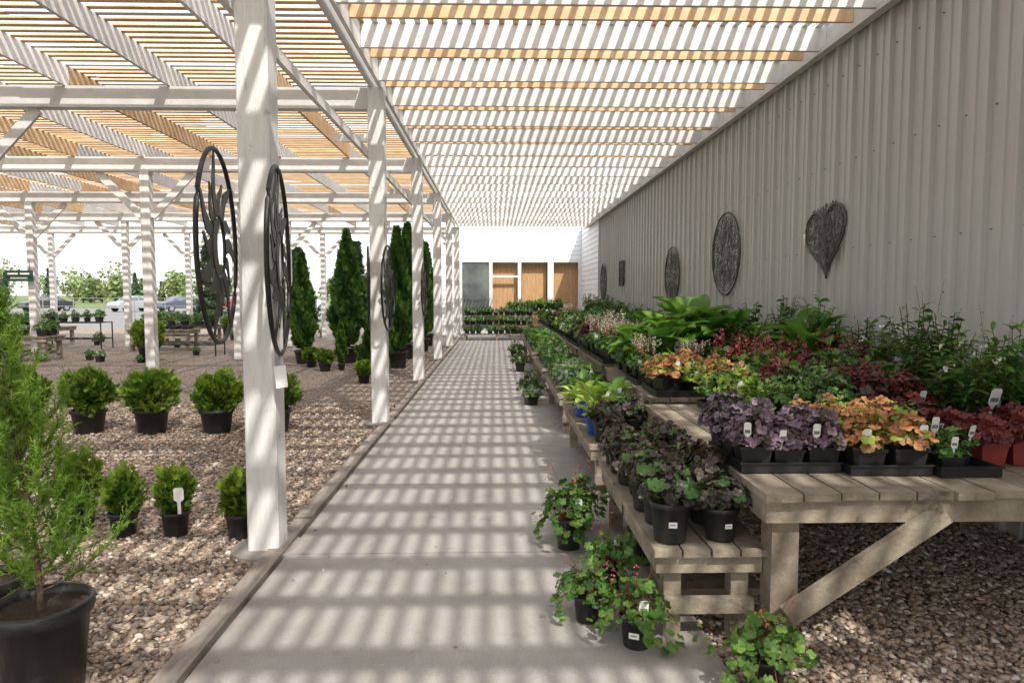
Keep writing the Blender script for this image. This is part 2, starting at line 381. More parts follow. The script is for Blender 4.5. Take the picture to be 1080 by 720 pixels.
V['hosta']=[hos('potted_hosta','hosta',n=26,ln=.2) for _ in range(3)]
V['bighosta']=[hos('large_hosta','hosta',pr=.13,ph=.2,n=30,ln=.34,leaf=SW,el=(.35,1.3)) for _ in range(2)]
V['hostab']=[hos('variegated_hosta','hostay',col='blue',n=22,ln=.19) for _ in range(2)]
V['hostad']=[hos('dark_hosta','dgreen',pr=.085,ph=.13,n=34,ln=.15,tg=i==0) for i in range(3)]
def upright(name,mat,H=.42,fl=None):
    mb=MB(); pot(mb,.09,.14)
    for i in range(13):
        a=U(0,6.28);l=U(.02,.16); hh=H*U(.6,1.1)
        f=lambda t:(l*t*math.cos(a),l*t*math.sin(a),.13+hh*t)
        mb.tube([f(0),f(.5),f(1)],.0025,'stem',4)
        for k in range(22):
            t=U(.12,1.); p=np.array(f(t)); b=U(0,6.28); d=np.array([math.cos(b),math.sin(b),.3])
            put(mb,SN,p,np.array([0,0,1.])+rv(.35),d,U(.04,.085),mat,U(0,1)*.6+.4*t)
        if fl and i%3==0:
            for k in range(8): put(mb,LL,np.array(f(1.05))+rv(.014),rv(1),rv(1),.008,fl,U(0,1))
    tag(mb,.03,-.08,.1,.27,.045,.1,.4)
    return mb.mesh(name)
V['upright']=[upright('upright_perennial','green',.36),upright('upright_perennial','dgreen',.42),upright('upright_perennial','green',.32,'whitefl')]
def twiggy(name):
    mb=MB(); pot(mb,.09,.14)
    for i in range(6):
        a=U(0,6.28);l=U(.03,.14);hh=U(.3,.6)
        pts=[(l*t*math.cos(a+t*.6),l*t*math.sin(a+t*.6),.13+hh*t) for t in (0,.25,.5,.75,1)]
        mb.tube(pts,.002,'bark',4,r1=.0008)
        for k in range(12):
            t=U(.5,1); put(mb,LL,np.array((l*t*math.cos(a+t*.6),l*t*math.sin(a+t*.6),.13+hh*t))+rv(.006),rv(1),rv(1),U(.004,.008),'silver' if k%2 else 'orange',U(0,1))
    dome(mb,'dgreen',.12,.14,.13,110,.028)
    return mb.mesh(name)
V['twiggy']=[twiggy('astilbe') for _ in range(3)]

def globe(name,rx,rz,pr,ph,n,ss,mat='cedarleaf',tg=False):
    mb=MB(); pot(mb,pr,ph,seg=28); zc=ph+rz*.85
    v=[];f=[];a=8;b=12
    for i in range(a+1):
        for k in range(b):
            t=math.pi*i/a; v.append((rx*.62*math.sin(t)*math.cos(6.283*k/b),rx*.62*math.sin(t)*math.sin(6.283*k/b),zc+rz*.62*math.cos(t)))
    for i in range(a):
        for k in range(b): f.append((i*b+k,i*b+(k+1)%b,(i+1)*b+(k+1)%b,(i+1)*b+k))
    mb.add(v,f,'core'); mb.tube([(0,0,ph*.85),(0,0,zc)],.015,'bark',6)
    ks=rng.normal(0,1,(6,3))*3
    for i in range(n):
        d=rng.normal(0,1,3);d/=np.linalg.norm(d)
        lump=1+.15*sum(math.sin(np.dot(q,d)*1.6+j) for j,q in enumerate(ks))/1.6
        rr=U(.66,1.)*lump
        p=np.array([d[0]*rx*rr,d[1]*rx*rr,zc+d[2]*rz*rr])
        if p[2]<ph*.9: continue
        tip=d*.8+np.array([0,0,.7])+rv(.35)
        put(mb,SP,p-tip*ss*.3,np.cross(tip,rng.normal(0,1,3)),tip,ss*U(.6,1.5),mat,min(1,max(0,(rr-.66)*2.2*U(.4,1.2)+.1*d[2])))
    if tg: tag(mb,rx*.8,-rx*.75,zc-.12,zc+.06,.06,.5,pic=False)
    return mb.mesh(name)
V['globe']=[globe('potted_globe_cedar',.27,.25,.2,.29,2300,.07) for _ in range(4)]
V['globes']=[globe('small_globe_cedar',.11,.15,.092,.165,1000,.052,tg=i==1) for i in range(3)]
def column(name,H,R,mat='cedard'):
    mb=MB(); pot(mb,.2,.3); n=4200
    prof=lambda t:R*(min(1,.35+t*3.5) if t<.2 else 1.05*(1-((t-.2)/.8)**1.6))
    v=[];f=[]
    for i in range(9):
        t=i/8; 
        for k in range(8): v.append((prof(t)*.5*math.cos(.785*k),prof(t)*.5*math.sin(.785*k),.32+t*(H-.5)))
    for i in range(8):
        for k in range(8): f.append((i*8+k,i*8+(k+1)%8,(i+1)*8+(k+1)%8,(i+1)*8+k))
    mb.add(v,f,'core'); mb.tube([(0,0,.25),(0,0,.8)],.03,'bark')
    a1,a2=U(0,6),U(0,6)
    for i in range(n):
        t=U(0,1)**1.15; a=U(0,6.283); rr=prof(t)*U(.5,1.05)*(1+.16*math.sin(a*4+t*14+a1)+.14*math.sin(a*2-t*23+a2))
        d=np.array([math.cos(a),math.sin(a),0]); p=d*rr+np.array([0,0,.33+t*(H-.4)])
        tip=d*.45+np.array([0,0,1.])+rv(.2)
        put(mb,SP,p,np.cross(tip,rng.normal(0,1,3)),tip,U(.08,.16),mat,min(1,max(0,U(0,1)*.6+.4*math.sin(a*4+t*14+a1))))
    return mb.mesh(name)
V['column']=[column('tall_cedar_tree',2.5,.28) for _ in range(3)]

def sapling(name,H=1.2,lean=(-.1,0)):
    mb=MB(); ph=.38; pot(mb,.18,ph,seg=32)
    T=lambda t:(lean[0]*t+.015*math.sin(6*t),lean[1]*t,ph*.88+H*t)
    mb.tube([T(i/12) for i in range(13)],.012,'bark',7,r1=.003)
    nb=96
    for i in range(nb):
        t=.07+.93*(i/nb)**.95; b=np.array(T(t)); a=i*2.4+U(-.4,.4); ln=(.33*(1-t)**.6+.06)*U(.6,1.15)
        e=.25+.55*t+U(-.15,.2)
        pts=[]
        for k in range(7):
            s_=k/6; ee=e+.5*s_
            pts.append(b+ln*s_*np.array([math.cos(a)*math.cos(ee),math.sin(a)*math.cos(ee),math.sin(ee)*.9]))
        mb.tube([tuple(p) for p in pts],.003,'bark',4,r1=.001)
        nt_=int(ln*85)+4
        for q in range(nt_):
            s_=U(.12,1); k=min(5,int(s_*6)); p=pts[k]+(pts[k+1]-pts[k])*(s_*6-k)
            dd=(pts[k+1]-pts[k]); dd/=np.linalg.norm(dd)
            tw=dd*.8+rv(.5)+np.array([0,0,.35]); tw/=np.linalg.norm(tw); tl=U(.035,.085)
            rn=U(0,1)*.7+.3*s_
            W_=16; c=np.linspace(0,1,W_)[:,None]; pp=p+tw*tl*c; nd=tw*.75+rng.normal(0,.5,(W_,3)); nd/=np.linalg.norm(nd,axis=1)[:,None]
            sd=np.cross(nd,rng.normal(0,1,(W_,3))); sd/=np.linalg.norm(sd,axis=1)[:,None]+1e-6
            nl=rng.uniform(.014,.028,(W_,1)); ww=.0023
            vv=np.stack([pp-sd*ww,pp+sd*ww,pp+nd*nl],1).reshape(-1,3)
            mb.add(vv,[(3*w,3*w+1,3*w+2) for w in range(W_)],'needle',min(1,rn*U(.7,1.2)))
    return mb.mesh(name)

# ---------------------------------------------------------------- ground & path
def sheet(name,x0,x1,y0,y1,z,mat):
    mb=MB(); mb.add([(x0,y0,z),(x1,y0,z),(x1,y1,z),(x0,y1,z)],[(0,1,2,3)],mat); return obj(name,mb)
sheet('ground',-900,900,-300,1500,-.012,'grass')
sheet('parking_lot',-90,60,34,80,-.006,'asphalt')
sheet('gravel_yard',-40,3.44,-8,34,0,'gravel')
mb=MB()
ys=[-8,-4.2,-1.4,1.4,4.08,5.6,7.2,8.8,10.3,11.9,13.4,15,16.5,18,19.6,21.2,22.7,25.5,27.5]
xe=.97
for a,b in zip(ys[:-1],ys[1:]):
    g=.008
    mb.box(-1.27,xe,a+g,b-g,-.02,.03+U(0,.002),'concrete')
mb.box(-1.265,xe-.005,-8,27.4,-.02,.012,'soil')
posts_y=[-4.23,0-.0,4.22,8.42,12.62,16.82,21.02,25.2]
for y in posts_y:
    mb.lathe([(.22,-.02),(.22,.028),(.205,.036),(.001,.036)],'concrete',28,False,c=(-1.43,y))
obj('concrete_path',mb)
mb=MB()
for i in range(10):
    y0=-4+i*2.9; mb.box(-1.36+U(-.012,.012)-.03,-1.29,y0,y0+2.88,-.05,.055+U(-.008,.008),'timber')
obj('timber_edging',mb)

ico=[];phi=(1+5**.5)/2
for a in (-1,1):
    for b in (-phi,phi): ico+= [(0,a,b),(a,b,0),(b,0,a)]
ico=np.array(ico)/math.sqrt(1+phi*phi)
fc=[]
for i in range(12):
    for j in range(i+1,12):
        for k in range(j+1,12):
            d=[np.linalg.norm(ico[i]-ico[j]),np.linalg.norm(ico[j]-ico[k]),np.linalg.norm(ico[i]-ico[k])]
            if max(d)<1.1:
                n=np.cross(ico[j]-ico[i],ico[k]-ico[i]); fc.append((i,j,k) if np.dot(n,ico[i])>0 else (i,k,j))
fc=np.array(fc)
def pebbles(name,regions):
    P=[]
    for x0,x1,y0,y1,den in regions:
        n=int((x1-x0)*(y1-y0)*den); P.append(np.stack([rng.uniform(x0,x1,n),rng.uniform(y0,y1,n),rng.uniform(.0,.012,n)],1))
    P=np.concatenate(P); P[(P[:,0]>-1.26)&(P[:,0]<.96),2]+=.03; n=len(P)
    s=(.009+.014*rng.uniform(0,1,n)**1.5)[:,None]*np.stack([rng.uniform(.8,1.45,n),rng.uniform(.7,1.1,n),rng.uniform(.45,.8,n)],1)
    s[(P[:,0]>-1.26)&(P[:,0]<.96)]*=.5
    base=ico[None]*(1+rng.normal(0,.12,(n,12,1)))*s[:,None,:]
    a=rng.uniform(0,6.28,n);c,sn=np.cos(a)[:,None],np.sin(a)[:,None]
    t=rng.normal(0,.3,n)[:,None]
    x=base[...,0]*c-base[...,1]*sn; y=base[...,0]*sn+base[...,1]*c; z=base[...,2]+t*x
    Vv=np.stack([x,y,z],2)+P[:,None,:]
    Fv=(fc[None]+(np.arange(n)*12)[:,None,None]).reshape(-1)
    me=bpy.data.meshes.new(name); nv=n*12;nf=n*20
    me.vertices.add(nv); me.vertices.foreach_set('co',Vv.reshape(-1).astype(np.float32))
    me.loops.add(nf*3); me.loops.foreach_set('vertex_index',Fv.astype(np.int32))
    me.polygons.add(nf); me.polygons.foreach_set('loop_start',np.arange(0,nf*3,3,dtype=np.int32))
    me.polygons.foreach_set('use_smooth',np.ones(nf,bool))
    at=me.attributes.new('rnd','FLOAT','POINT'); at.data.foreach_set('value',np.repeat(rng.uniform(0,1,n),12).astype(np.float32))
    me.materials.append(M['pebble']); me.update(calc_edges=True); me.validate()
    obj(name,me)
pebbles('gravel_stones',[(-4.6,-1.41,2.0,5.6,2100),(-7.5,-1.41,5.6,10.,1000),(.985,3.4,1.4,4.6,2100),(-1.25,-1.05,1.5,9,14),(.7,.95,1.5,9,16),(-1.2,.9,1.5,9,1.2)])

# ---------------------------------------------------------------- pergola
perg=empty('lath_pergola')
PX=-1.43
mb=MB()
def post(mb,x,y,w=.19,z1=4.058):
    h=w/2; c=.012
    v=[];
    for z in (0.03,z1):
        for dx,dy in ((-h+c,-h),(h-c,-h),(h,-h+c),(h,h-c),(h-c,h),(-h+c,h),(-h,h-c),(-h,-h+c)): v.append((x+dx,y+dy,z))
    mb.add(v,[(k,(k+1)%8,8+(k+1)%8,8+k) for k in range(8)]+[tuple(range(8,16))],'whitepost',U(0,1))
LX=[-6.3,-11.17,-16.04]
for y in posts_y:
    if abs(y)<1 : continue
    post(mb,PX,y)
for x in LX:
    for y in posts_y:
        if y>3: post(mb,x,y,.17,3.806)
obj('posts',mb,parent=perg)
mb=MB()
for a,b in zip(posts_y[:-1],posts_y[1:]):
    for xo in (-.075,.035): mb.box(PX+xo,PX+xo+.04,a+.002,b-.002,4.06,4.31,'white')
mb.box(3.365,3.405,-6,25.3,4.06,4.31,'white'); mb.box(3.30,3.363,-6,25.3,4.05,4.10,'white')
for y in posts_y:
    for yo in (-.075,.035):
        for xa,xb in ((PX-.1,LX[0]+.0),(LX[0]-.002,LX[1]),(LX[1]-.002,LX[2]),(LX[2]-.002,-20)):
            mb.box(xb,xa,y+yo,y+yo+.04,3.81,4.057,'white')
mb.box(PX-.2,PX-.16,-6,25.3,3.32,3.41,'white'); mb.box(PX-.42,PX-.38,-6,25.3,3.55,3.64,'white')
for y in posts_y: mb.box(PX-.48,PX-.1,y-.14,y-.1,3.41,3.5,'white')
obj('beams',mb,parent=perg)
mb=MB()
y=-5.6; k=0
while y<25.3:
    if k%2==0: mb.box(PX+.08,3.363,y,y+.04,4.075,4.308,'white')
    else: mb.box(PX+.08,3.363,y,y+.04,4.16,4.308,'tan' if U(0,1)<.8 else 'white')
    y+=.5275; k+=1
for i in range(15):
    x=-1.43-1.2175*(i+1)
    for a,b in zip(posts_y[:-1],posts_y[1:]):
        mb.box(x-.02,x+.02,a+.003,b-.003,4.06,4.30,'tan' if U(0,1)<.5 and a>8 else 'white')
obj('rafters',mb,parent=perg)
mb=MB()
x=PX-.08
while x<3.36:
    yy=-6
    while yy<25.2:
        l=U(2.4,3.6); xj=x+U(-.006,.006); mb.box(xj,xj+.06,yy,min(yy+l-.004,25.3),4.312+U(0,.002),4.33,'white' if U(0,1)<.55 else 'tan'); yy+=l
    x+=.14
y=-5
while y<25.4:
    xx=PX-.1
    while xx>-20:
        l=U(3,4.6); yj=y+U(-.008,.008); mb.box(max(xx-l+.004,-20),xx,yj,yj+.075,4.303+U(0,.002),4.322,'tan' if U(0,1)<.8 else 'white'); xx-=l
    y+=.15
obj('laths',mb,parent=perg)
mb=MB()
for x in LX:
    for y in posts_y:
        if y<3: continue
        for s_ in (-1,1):
            mb.beam((x+s_*.09,y-.0,3.0),(x+s_*.85,y-.0,3.8),.04,.13,'white')
obj('braces',mb,parent=perg)

# ---------------------------------------------------------------- buildings
bld=empty('metal_clad_building')
mb=MB()
prof=[];y=-8.
W=3.44
while y<22.6:
    prof+=[(W,y),(W,y+.09),(W-.012,y+.098),(W-.012,y+.125),(W,y+.133),(W,y+.235),(W-.036,y+.247),(W-.036,y+.288),(W,y+.3),(W,y+.305)]
    y+=.305
prof.append((W,22.7))
v=[];f=[]
for z in (0.0,4.42):
    for px,py in prof: v.append((px,py,z))
n=len(prof)
for i in range(n-1): f.append((i+1,i,n+i,n+i+1))
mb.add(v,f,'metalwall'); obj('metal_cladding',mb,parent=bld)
mb=MB()
y=-8+.12
while y<22:
    for z in (.35,1.2,2.05,2.9,3.75):
        mb.box(W-.013,W-.001,y+.07,y+.08,z,z+.01,'galv')
    y+=.305
obj('screws',mb,parent=bld)
mb=MB(); mb.box(3.47,14,-8,22.69,0,4.4,'metalwall'); mb.box(3.36,14.1,-8.1,22.7,4.43,4.55,'white'); obj('building_body',mb,parent=bld)

eb=empty('white_siding_building')
mb=MB()
def lapwall(mb,p0,p1,nrm,z0,z1,step=.18):
    p0=Vector(p0+(0,));p1=Vector(p1+(0,));nn=Vector(nrm+(0,)); z=z0
    while z<z1-.01:
        zt=min(z+step,z1); a=nn*.022;b=nn*.004
        v=[p0+a+Vector((0,0,z)),p1+a+Vector((0,0,z)),p1+b+Vector((0,0,zt)),p0+b+Vector((0,0,zt)),p0+Vector((0,0,z)),p1+Vector((0,0,z))]
        mb.add([tuple(q) for q in v],[(0,1,2,3),(4,5,1,0)],'siding'); z+=step
lapwall(mb,(3.44,22.72),(3.44,27.5),(-1,0),0,4.4)
FY=27.5
lapwall(mb,(-2.3,FY),(3.42,FY),(0,-1),3.02,4.9)
lapwall(mb,(-2.3,FY),(-1.45,FY),(0,-1),0,3.018)
obj('lap_siding',mb,parent=eb)
mb=MB(); mb.box(3.46,14,22.71,40,0,4.38,'siding'); mb.box(-2.3,3.45,28.6,40,0,4.9,'siding'); mb.box(-2.3,3.45,27.52,28.59,3.03,4.89,'siding'); mb.box(-2.3,-1.46,27.52,28.59,0,3.02,'siding')
mb.box(-2.5,3.45,27.3,40.2,4.91,5.05,'white'); obj('walls',mb,parent=eb)
mb=MB()
xs=[-1.42,-.2,.95,2.15,3.38]
mb.box(-1.45,3.42,FY-.03,FY+.06,2.9,3.017,'white'); mb.box(-1.45,3.42,FY-.03,FY+.06,.03,.25,'white')
for x in xs: mb.box(x-.07,x+.07,FY-.028,FY+.058,.252,2.898,'white')
mb.box(-.2+.07,.95-.07,FY-.02,FY+.05,2.3,2.37,'white')
mb.box(2.15+.07,2.22+.1,FY-.02,FY+.05,.252,2.89,'white')
obj('window_frames',mb,parent=eb)
mb=MB()
mb.box(xs[0]+.072,xs[1]-.072,FY+.01,FY+.02,.253,2.897,'glass')
for i in range(1,4):
    x=xs[i]-.1
    while x<xs[i+1]+.1:
        if x<3.3: mb.box(x,x+.148,FY+.3,FY+.32,.05,3.0,'cedar')
        x+=.152
mb.box(xs[1]-.1,3.44,FY+.33,FY+.4,0,3.02,'black')
obj('doors_and_glass',mb,parent=eb)

# ---------------------------------------------------------------- wall art
def ring(mb,r,tr,mat,seg=48,c=(0,0)):
    mb.tube([(c[0]+r*math.cos(2*math.pi*k/seg),0,c[1]+r*math.sin(2*math.pi*k/seg)) for k in range(seg)],tr,mat,6,closed=True)
def plate(mb,pts,t,mat):
    n=len(pts); v=[(x,-t/2,z) for x,z in pts]+[(x,t/2,z) for x,z in pts]
    mb.add(v,[tuple(range(n)),tuple(range(2*n-1,n-1,-1))]+[(i,(i+1)%n,n+(i+1)%n,n+i) for i in range(n)],mat)
def sunring(r=.56):
    mb=MB(); ring(mb,r,.014,'iron'); ring(mb,r*.33,.01,'iron',28)
    plate(mb,[(r*.3*math.cos(1.2+t*.2),r*.3*math.sin(1.2+t*.2)) for t in range(20)]+[(r*.12*math.cos(5-t*.3)+.03,r*.2*math.sin(5-t*.3)) for t in range(12)],.008,'iron')
    for k in range(14):
        a=k*math.pi/7; big=k%2==0; ln=.98 if big else .72
        m=9; L_=[];R_=[]
        for i in range(m):
            t=i/(m-1); rr=r*(.33+(ln-.33)*t); w=(.048 if big else .04)*math.sin(math.pi*(.25+.75*t))**.7*r*1.6+.003; off=.28*math.sin(t*5)*(.3+.7*t)*r*.34
            for s_,Q in ((1,L_),(-1,R_)):
                x=rr;y=off+s_*w; Q.append((x*math.cos(a)-y*math.sin(a),x*math.sin(a)+y*math.cos(a)))
        for i in range(m-1): plate(mb,[L_[i],L_[i+1],R_[i+1],R_[i]],.007,'iron')
    return mb.mesh('sun_medallion')
sm=sunring()
obj('sun_wall_medallion',sm,(-1.63,4.08,1.88),rot=(0,0,math.radians(90+11)))
obj('sun_wall_medallion',sm,(-1.315,4.2,1.8),rot=(0,.2,math.radians(90+11)))
obj('sun_wall_medallion',sm,(-1.315,8.42,1.68),rot=(0,.3,math.radians(90)),sc=.92)
obj('sun_wall_medallion',sm,(-1.315,12.62,1.7),rot=(0,.9,math.radians(90)),sc=.9)
obj('sun_wall_medallion',sm,(-1.56,8.42,1.68),rot=(0,.9,math.radians(100)),sc=.9)
mb=MB(); mb.tube([(-1.30,4.1,1.26),(-1.29,4.08,1.18)],.002,'galv',4); mb.beam((-1.29,4.08,1.18),(-1.27,4.06,1.05),.07,.003,'tag',up=(0,1,0)); obj('price_tag',mb)
def scroll(r):
    mb=MB(); ring(mb,r,.014,'greyiron'); ring(mb,r*.9,.006,'greyiron'); ring(mb,r*.28,.008,'greyiron',24)
    for k in range(12):
        a=k*math.pi/6
        mb.tube([(r*.28*math.cos(a),0,r*.28*math.sin(a)),(r*.9*math.cos(a),0,r*.9*math.sin(a))],.006,'greyiron',5)
        ring(mb,r*.12,.006,'greyiron',14,(r*.74*math.cos(a+.26),r*.74*math.sin(a+.26)))
        ring(mb,r*.08,.006,'greyiron',12,(r*.5*math.cos(a+.26),r*.5*math.sin(a+.26)))
        plate(mb,[(r*(.3+.16*q)*math.cos(a+o)*1.,r*(.3+.16*q)*math.sin(a+o)) for q,o in ((0,.1),(1,.03),(2,.13),(3,.26),(2,.3),(1,.2))],.004,'greyiron')
    for k in range(6):
        a=k*math.pi/3; plate(mb,[(r*.25*q*math.cos(a+o),r*.25*q*math.sin(a+o)) for q,o in ((0.1,0),(.6,.4),(1,0),(.6,-.4))],.004,'greyiron')
    return mb.mesh('scroll_medallion')
sc1=scroll(.6)
RW=math.radians(90)
obj('scroll_wall_medallion',sc1,(3.385,10.05,2.2),rot=(0,0,RW))
obj('scroll_wall_medallion',sc1,(3.385,13.1,1.97),rot=(0,.2,RW),sc=.9)
obj('scroll_wall_medallion',sc1,(3.385,21.5,2.0),rot=(0,.2,RW),sc=.95)
mb=MB()
def hp(t,s_=1.): return (s_*.0265*16*math.sin(t)**3, s_*.0245*(13*math.cos(t)-5*math.cos(2*t)-2*math.cos(3*t)-math.cos(4*t)))
H=[hp(2*math.pi*k/48) for k in range(48)]
mb.tube([(x,0,z) for x,z in H],.014,'greyiron',6,closed=True)
mb.tube([(x*.88,0,z*.88+.005) for x,z in H],.006,'greyiron',5,closed=True)
def inheart(x,z):
    x/=.0265*15;z/=.0245*15; z+=.02
    return (x*x+z*z*1.0-.75)**3-1.6*x*x*z**3<0 and x*x+z*z<1.3
for k in range(620):
    x=U(-.4,.4);z=U(-.38,.3)
    if inheart(x*1.06,z*1.06):
        a=math.atan2(z+.36,x)+U(-.5,.5);l=U(.03,.055);w=l*.38;c,s_=math.cos(a),math.sin(a)
        plate(mb,[(x,z),(x+c*l*.5-s_*w,z+s_*l*.5+c*w),(x+c*l,z+s_*l),(x+c*l*.5+s_*w,z+s_*l*.5-c*w)],.004+.004*U(0,1),'greyiron')
mb.tube([(0,0,-.4),(0,0,-.1),(0,0,.12)],.014,'greyiron',6)
for k in range(14):
    a=math.radians(25+130*k/13); z0=-.25+.25*U(0,1); ln=.3
    mb.tube([(0,0,z0),(ln*.5*math.cos(a)*.8,0,z0+.5*ln*math.sin(a)*.7),(ln*math.cos(a),0,z0+ln*math.sin(a)*.8)],.006,'greyiron',5)
obj('heart_wall_art',mb,(3.385,7.0,2.19),rot=(0,-.12,RW+math.pi))
mb=MB(); tag(mb,0,0,-.06,.06,.05,0,0,pic=False); obj('price_tag',mb,(3.36,7.42,2.2),rot=(0,0,-RW))
mb=MB()
for r in (.33,.25,.14): mb.tube([(-r,0,-r),(r,0,-r),(r,0,r),(-r,0,r)],.014,'greyiron',4,closed=True)
for k in range(-3,4):
    mb.tube([(k*.1,0,-.33),(k*.1,0,.33)],.007,'greyiron',4); mb.tube([(-.33,0,k*.1),(.33,0,k*.1)],.007,'greyiron',4)
for i in range(6):
    for j in range(6):
        if (i+j)%2: plate(mb,[(-.3+i*.1,-.3+j*.1),(-.2+i*.1,-.3+j*.1),(-.2+i*.1,-.2+j*.1),(-.3+i*.1,-.2+j*.1)],.003,'greyiron')
obj('square_wall_art',mb,(3.385,18.4,2.18),rot=(0,0,RW))

# ---------------------------------------------------------------- benches
def bench(name,x0,x1,y0,y1,z,npl,fascia=.09,leg=.09,endbrace=False):
    mb=MB(); w=(x1-x0)/npl
    for i in range(npl): mb.box(x0+i*w+.004,x0+(i+1)*w-.006,y0+U(-.015,.015),y1+U(-.015,.015),z-.035+U(-.003,.003),z+U(-.003,.0),'bench')
    zz=z-.039
    for yy in (y0+.03,(y0+y1)/2,y1-.07): mb.box(x0+.02,x1-.02,yy,yy+.04,zz-fascia,zz,'bench')
    mb.box(x0+.02-.0,x0+.06,y0+.072,y1-.072,zz-fascia-.001,zz-.003,'bench'); mb.box(x1-.06,x1-.02,y0+.072,y1-.072,zz-fascia-.001,zz-.003,'bench')
    for xx in (x0+.065,x1-.065-leg):
        for yy in (y0+.073,y1-.075-leg): mb.box(xx,xx+leg,yy,yy+leg,0,zz-.004,'bench')
    if endbrace:
        for yy in (y0+.05,y1-.05):
            mb.beam((x0+.11,yy-.045,.22),(x0+.78,yy-.045,zz-.05),.038,.09,'bench')
            mb.beam((x1-.11,yy-.045,.22),(x1-.78,yy-.045,zz-.05),.038,.09,'bench')
    else:
        for yy in (y0+.1,y1-.14): mb.box(x0+.05,x1-.05,yy-.07,yy-.032,.16,.23,'bench')
    return obj(name,mb)
BS=[(2.95,4.6),(5.05,7.1),(7.6,9.9),(10.4,12.8),(13.3,15.7),(16.2,18.6)]
for a,b in BS: bench('plant_bench',.70,1.22,a,b,.47,4,.08,.08)
TS=[(2.82,5.2),(5.5,7.95),(8.2,10.6),(10.9,13.3),(13.6,16.),(16.3,18.7),(19,21.4)]
for i,(a,b) in enumerate(TS): bench('plant_table',1.14 if i==0 else 1.27,3.3,a,b,.76,13,.1,.12,True)
mb=MB(); mb.box(.86,1.3,3.4,3.52,.0,.1,'bench'); mb.box(.84,1.34,3.3,3.62,.102,.135,'bench'); obj('wood_riser',mb)

NAME={'purple':'purple_heuchera','darkp':'plum_heuchera','orange':'caramel_heuchera','lime':'lime_heuchera','burg':'burgundy_heuchera','greenp':'green_geranium','dgreen':'green_perennial','silver':'silver_brunnera','pinkf':'flowering_heuchera','whitef':'foam_flower','small':'potted_seedling','maroon':'maroon_heuchera','sprawl':'coral_bells','hosta':'hosta','bighosta':'large_hosta','hostab':'variegated_hosta','hostad':'dark_hosta','globe':'potted_globe_cedar','globes':'small_globe_cedar','column':'tall_cedar_tree','upright':'upright_perennial','twiggy':'astilbe'}
def plant(kind,x,y,z,sc=1.,jit=.35,rz=None):
    me=random.choice(V[kind]); s_=sc*U(.88,1.1)
    return obj(NAME[kind],me,(x,y,z+.001),rz=U(-jit,jit) if rz is None else rz,sc=(s_,s_,s_*U(.88,1.15)))
def tray(x0,x1,y0,y1,z):
    mb=MB(); t=.006
    mb.box(x0,x1,y0,y1,z+.002,z+.01,'black'); 
    mb.box(x0,x1,y0,y0+t,z+.01,z+.05,'black');mb.box(x0,x1,y1-t,y1,z+.01,z+.05,'black')
    mb.box(x0,x0+t,y0+t,y1-t,z+.01,z+.05,'black');mb.box(x1-t,x1,y0+t,y1-t,z+.01,z+.05,'black')
    mb.box(x0-.008,x1+.008,y0-.008,y0-.001,z+.044,z+.052,'black')
    obj('plant_tray',mb)
def grid(kind,x0,x1,y0,y1,z,dx,dy,sc=1.,tr=False,jx=.01,jit=.35):
    if tr: tray(x0,x1,y0,y1,z); z+=.01
    nx=max(1,int(round((x1-x0)/dx)));ny=max(1,int(round((y1-y0)/dy)))
    for i in range(nx):
        for j in range(ny):
            if U(0,1)<.05: continue
            plant(kind if isinstance(kind,str) else random.choice(kind),x0+(i+.5)*(x1-x0)/nx+U(-jx,jx),y0+(j+.5)*(y1-y0)/ny+U(-jx,jx),z,sc,jit)
Z=.762
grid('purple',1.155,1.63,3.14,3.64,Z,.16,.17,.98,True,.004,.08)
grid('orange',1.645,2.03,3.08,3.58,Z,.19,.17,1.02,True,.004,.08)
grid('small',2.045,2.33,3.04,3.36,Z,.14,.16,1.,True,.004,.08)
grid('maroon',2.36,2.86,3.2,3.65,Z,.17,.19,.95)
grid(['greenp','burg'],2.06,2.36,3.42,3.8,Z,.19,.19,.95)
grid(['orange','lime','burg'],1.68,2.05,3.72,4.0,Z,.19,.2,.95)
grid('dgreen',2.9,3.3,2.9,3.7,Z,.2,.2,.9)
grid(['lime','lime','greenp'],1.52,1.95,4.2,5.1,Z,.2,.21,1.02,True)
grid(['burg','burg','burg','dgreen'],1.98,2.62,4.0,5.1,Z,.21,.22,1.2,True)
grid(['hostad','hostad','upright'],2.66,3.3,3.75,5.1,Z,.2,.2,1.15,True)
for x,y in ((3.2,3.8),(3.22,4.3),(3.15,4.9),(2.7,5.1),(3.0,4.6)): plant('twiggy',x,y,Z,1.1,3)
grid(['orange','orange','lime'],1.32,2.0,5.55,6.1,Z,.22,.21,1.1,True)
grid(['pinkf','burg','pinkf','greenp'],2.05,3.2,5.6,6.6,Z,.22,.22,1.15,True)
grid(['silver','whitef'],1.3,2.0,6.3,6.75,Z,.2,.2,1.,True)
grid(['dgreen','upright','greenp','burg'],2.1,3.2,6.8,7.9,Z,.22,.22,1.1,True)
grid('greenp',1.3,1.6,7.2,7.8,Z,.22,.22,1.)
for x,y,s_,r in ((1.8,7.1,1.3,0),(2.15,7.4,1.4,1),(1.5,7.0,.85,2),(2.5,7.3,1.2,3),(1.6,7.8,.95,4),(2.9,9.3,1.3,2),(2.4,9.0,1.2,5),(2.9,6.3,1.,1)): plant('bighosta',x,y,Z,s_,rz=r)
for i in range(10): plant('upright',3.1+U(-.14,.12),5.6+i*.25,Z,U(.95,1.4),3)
kk=['greenp','dgreen','lime','hosta','silver','dgreen','greenp','hostad','upright','whitef','burg']
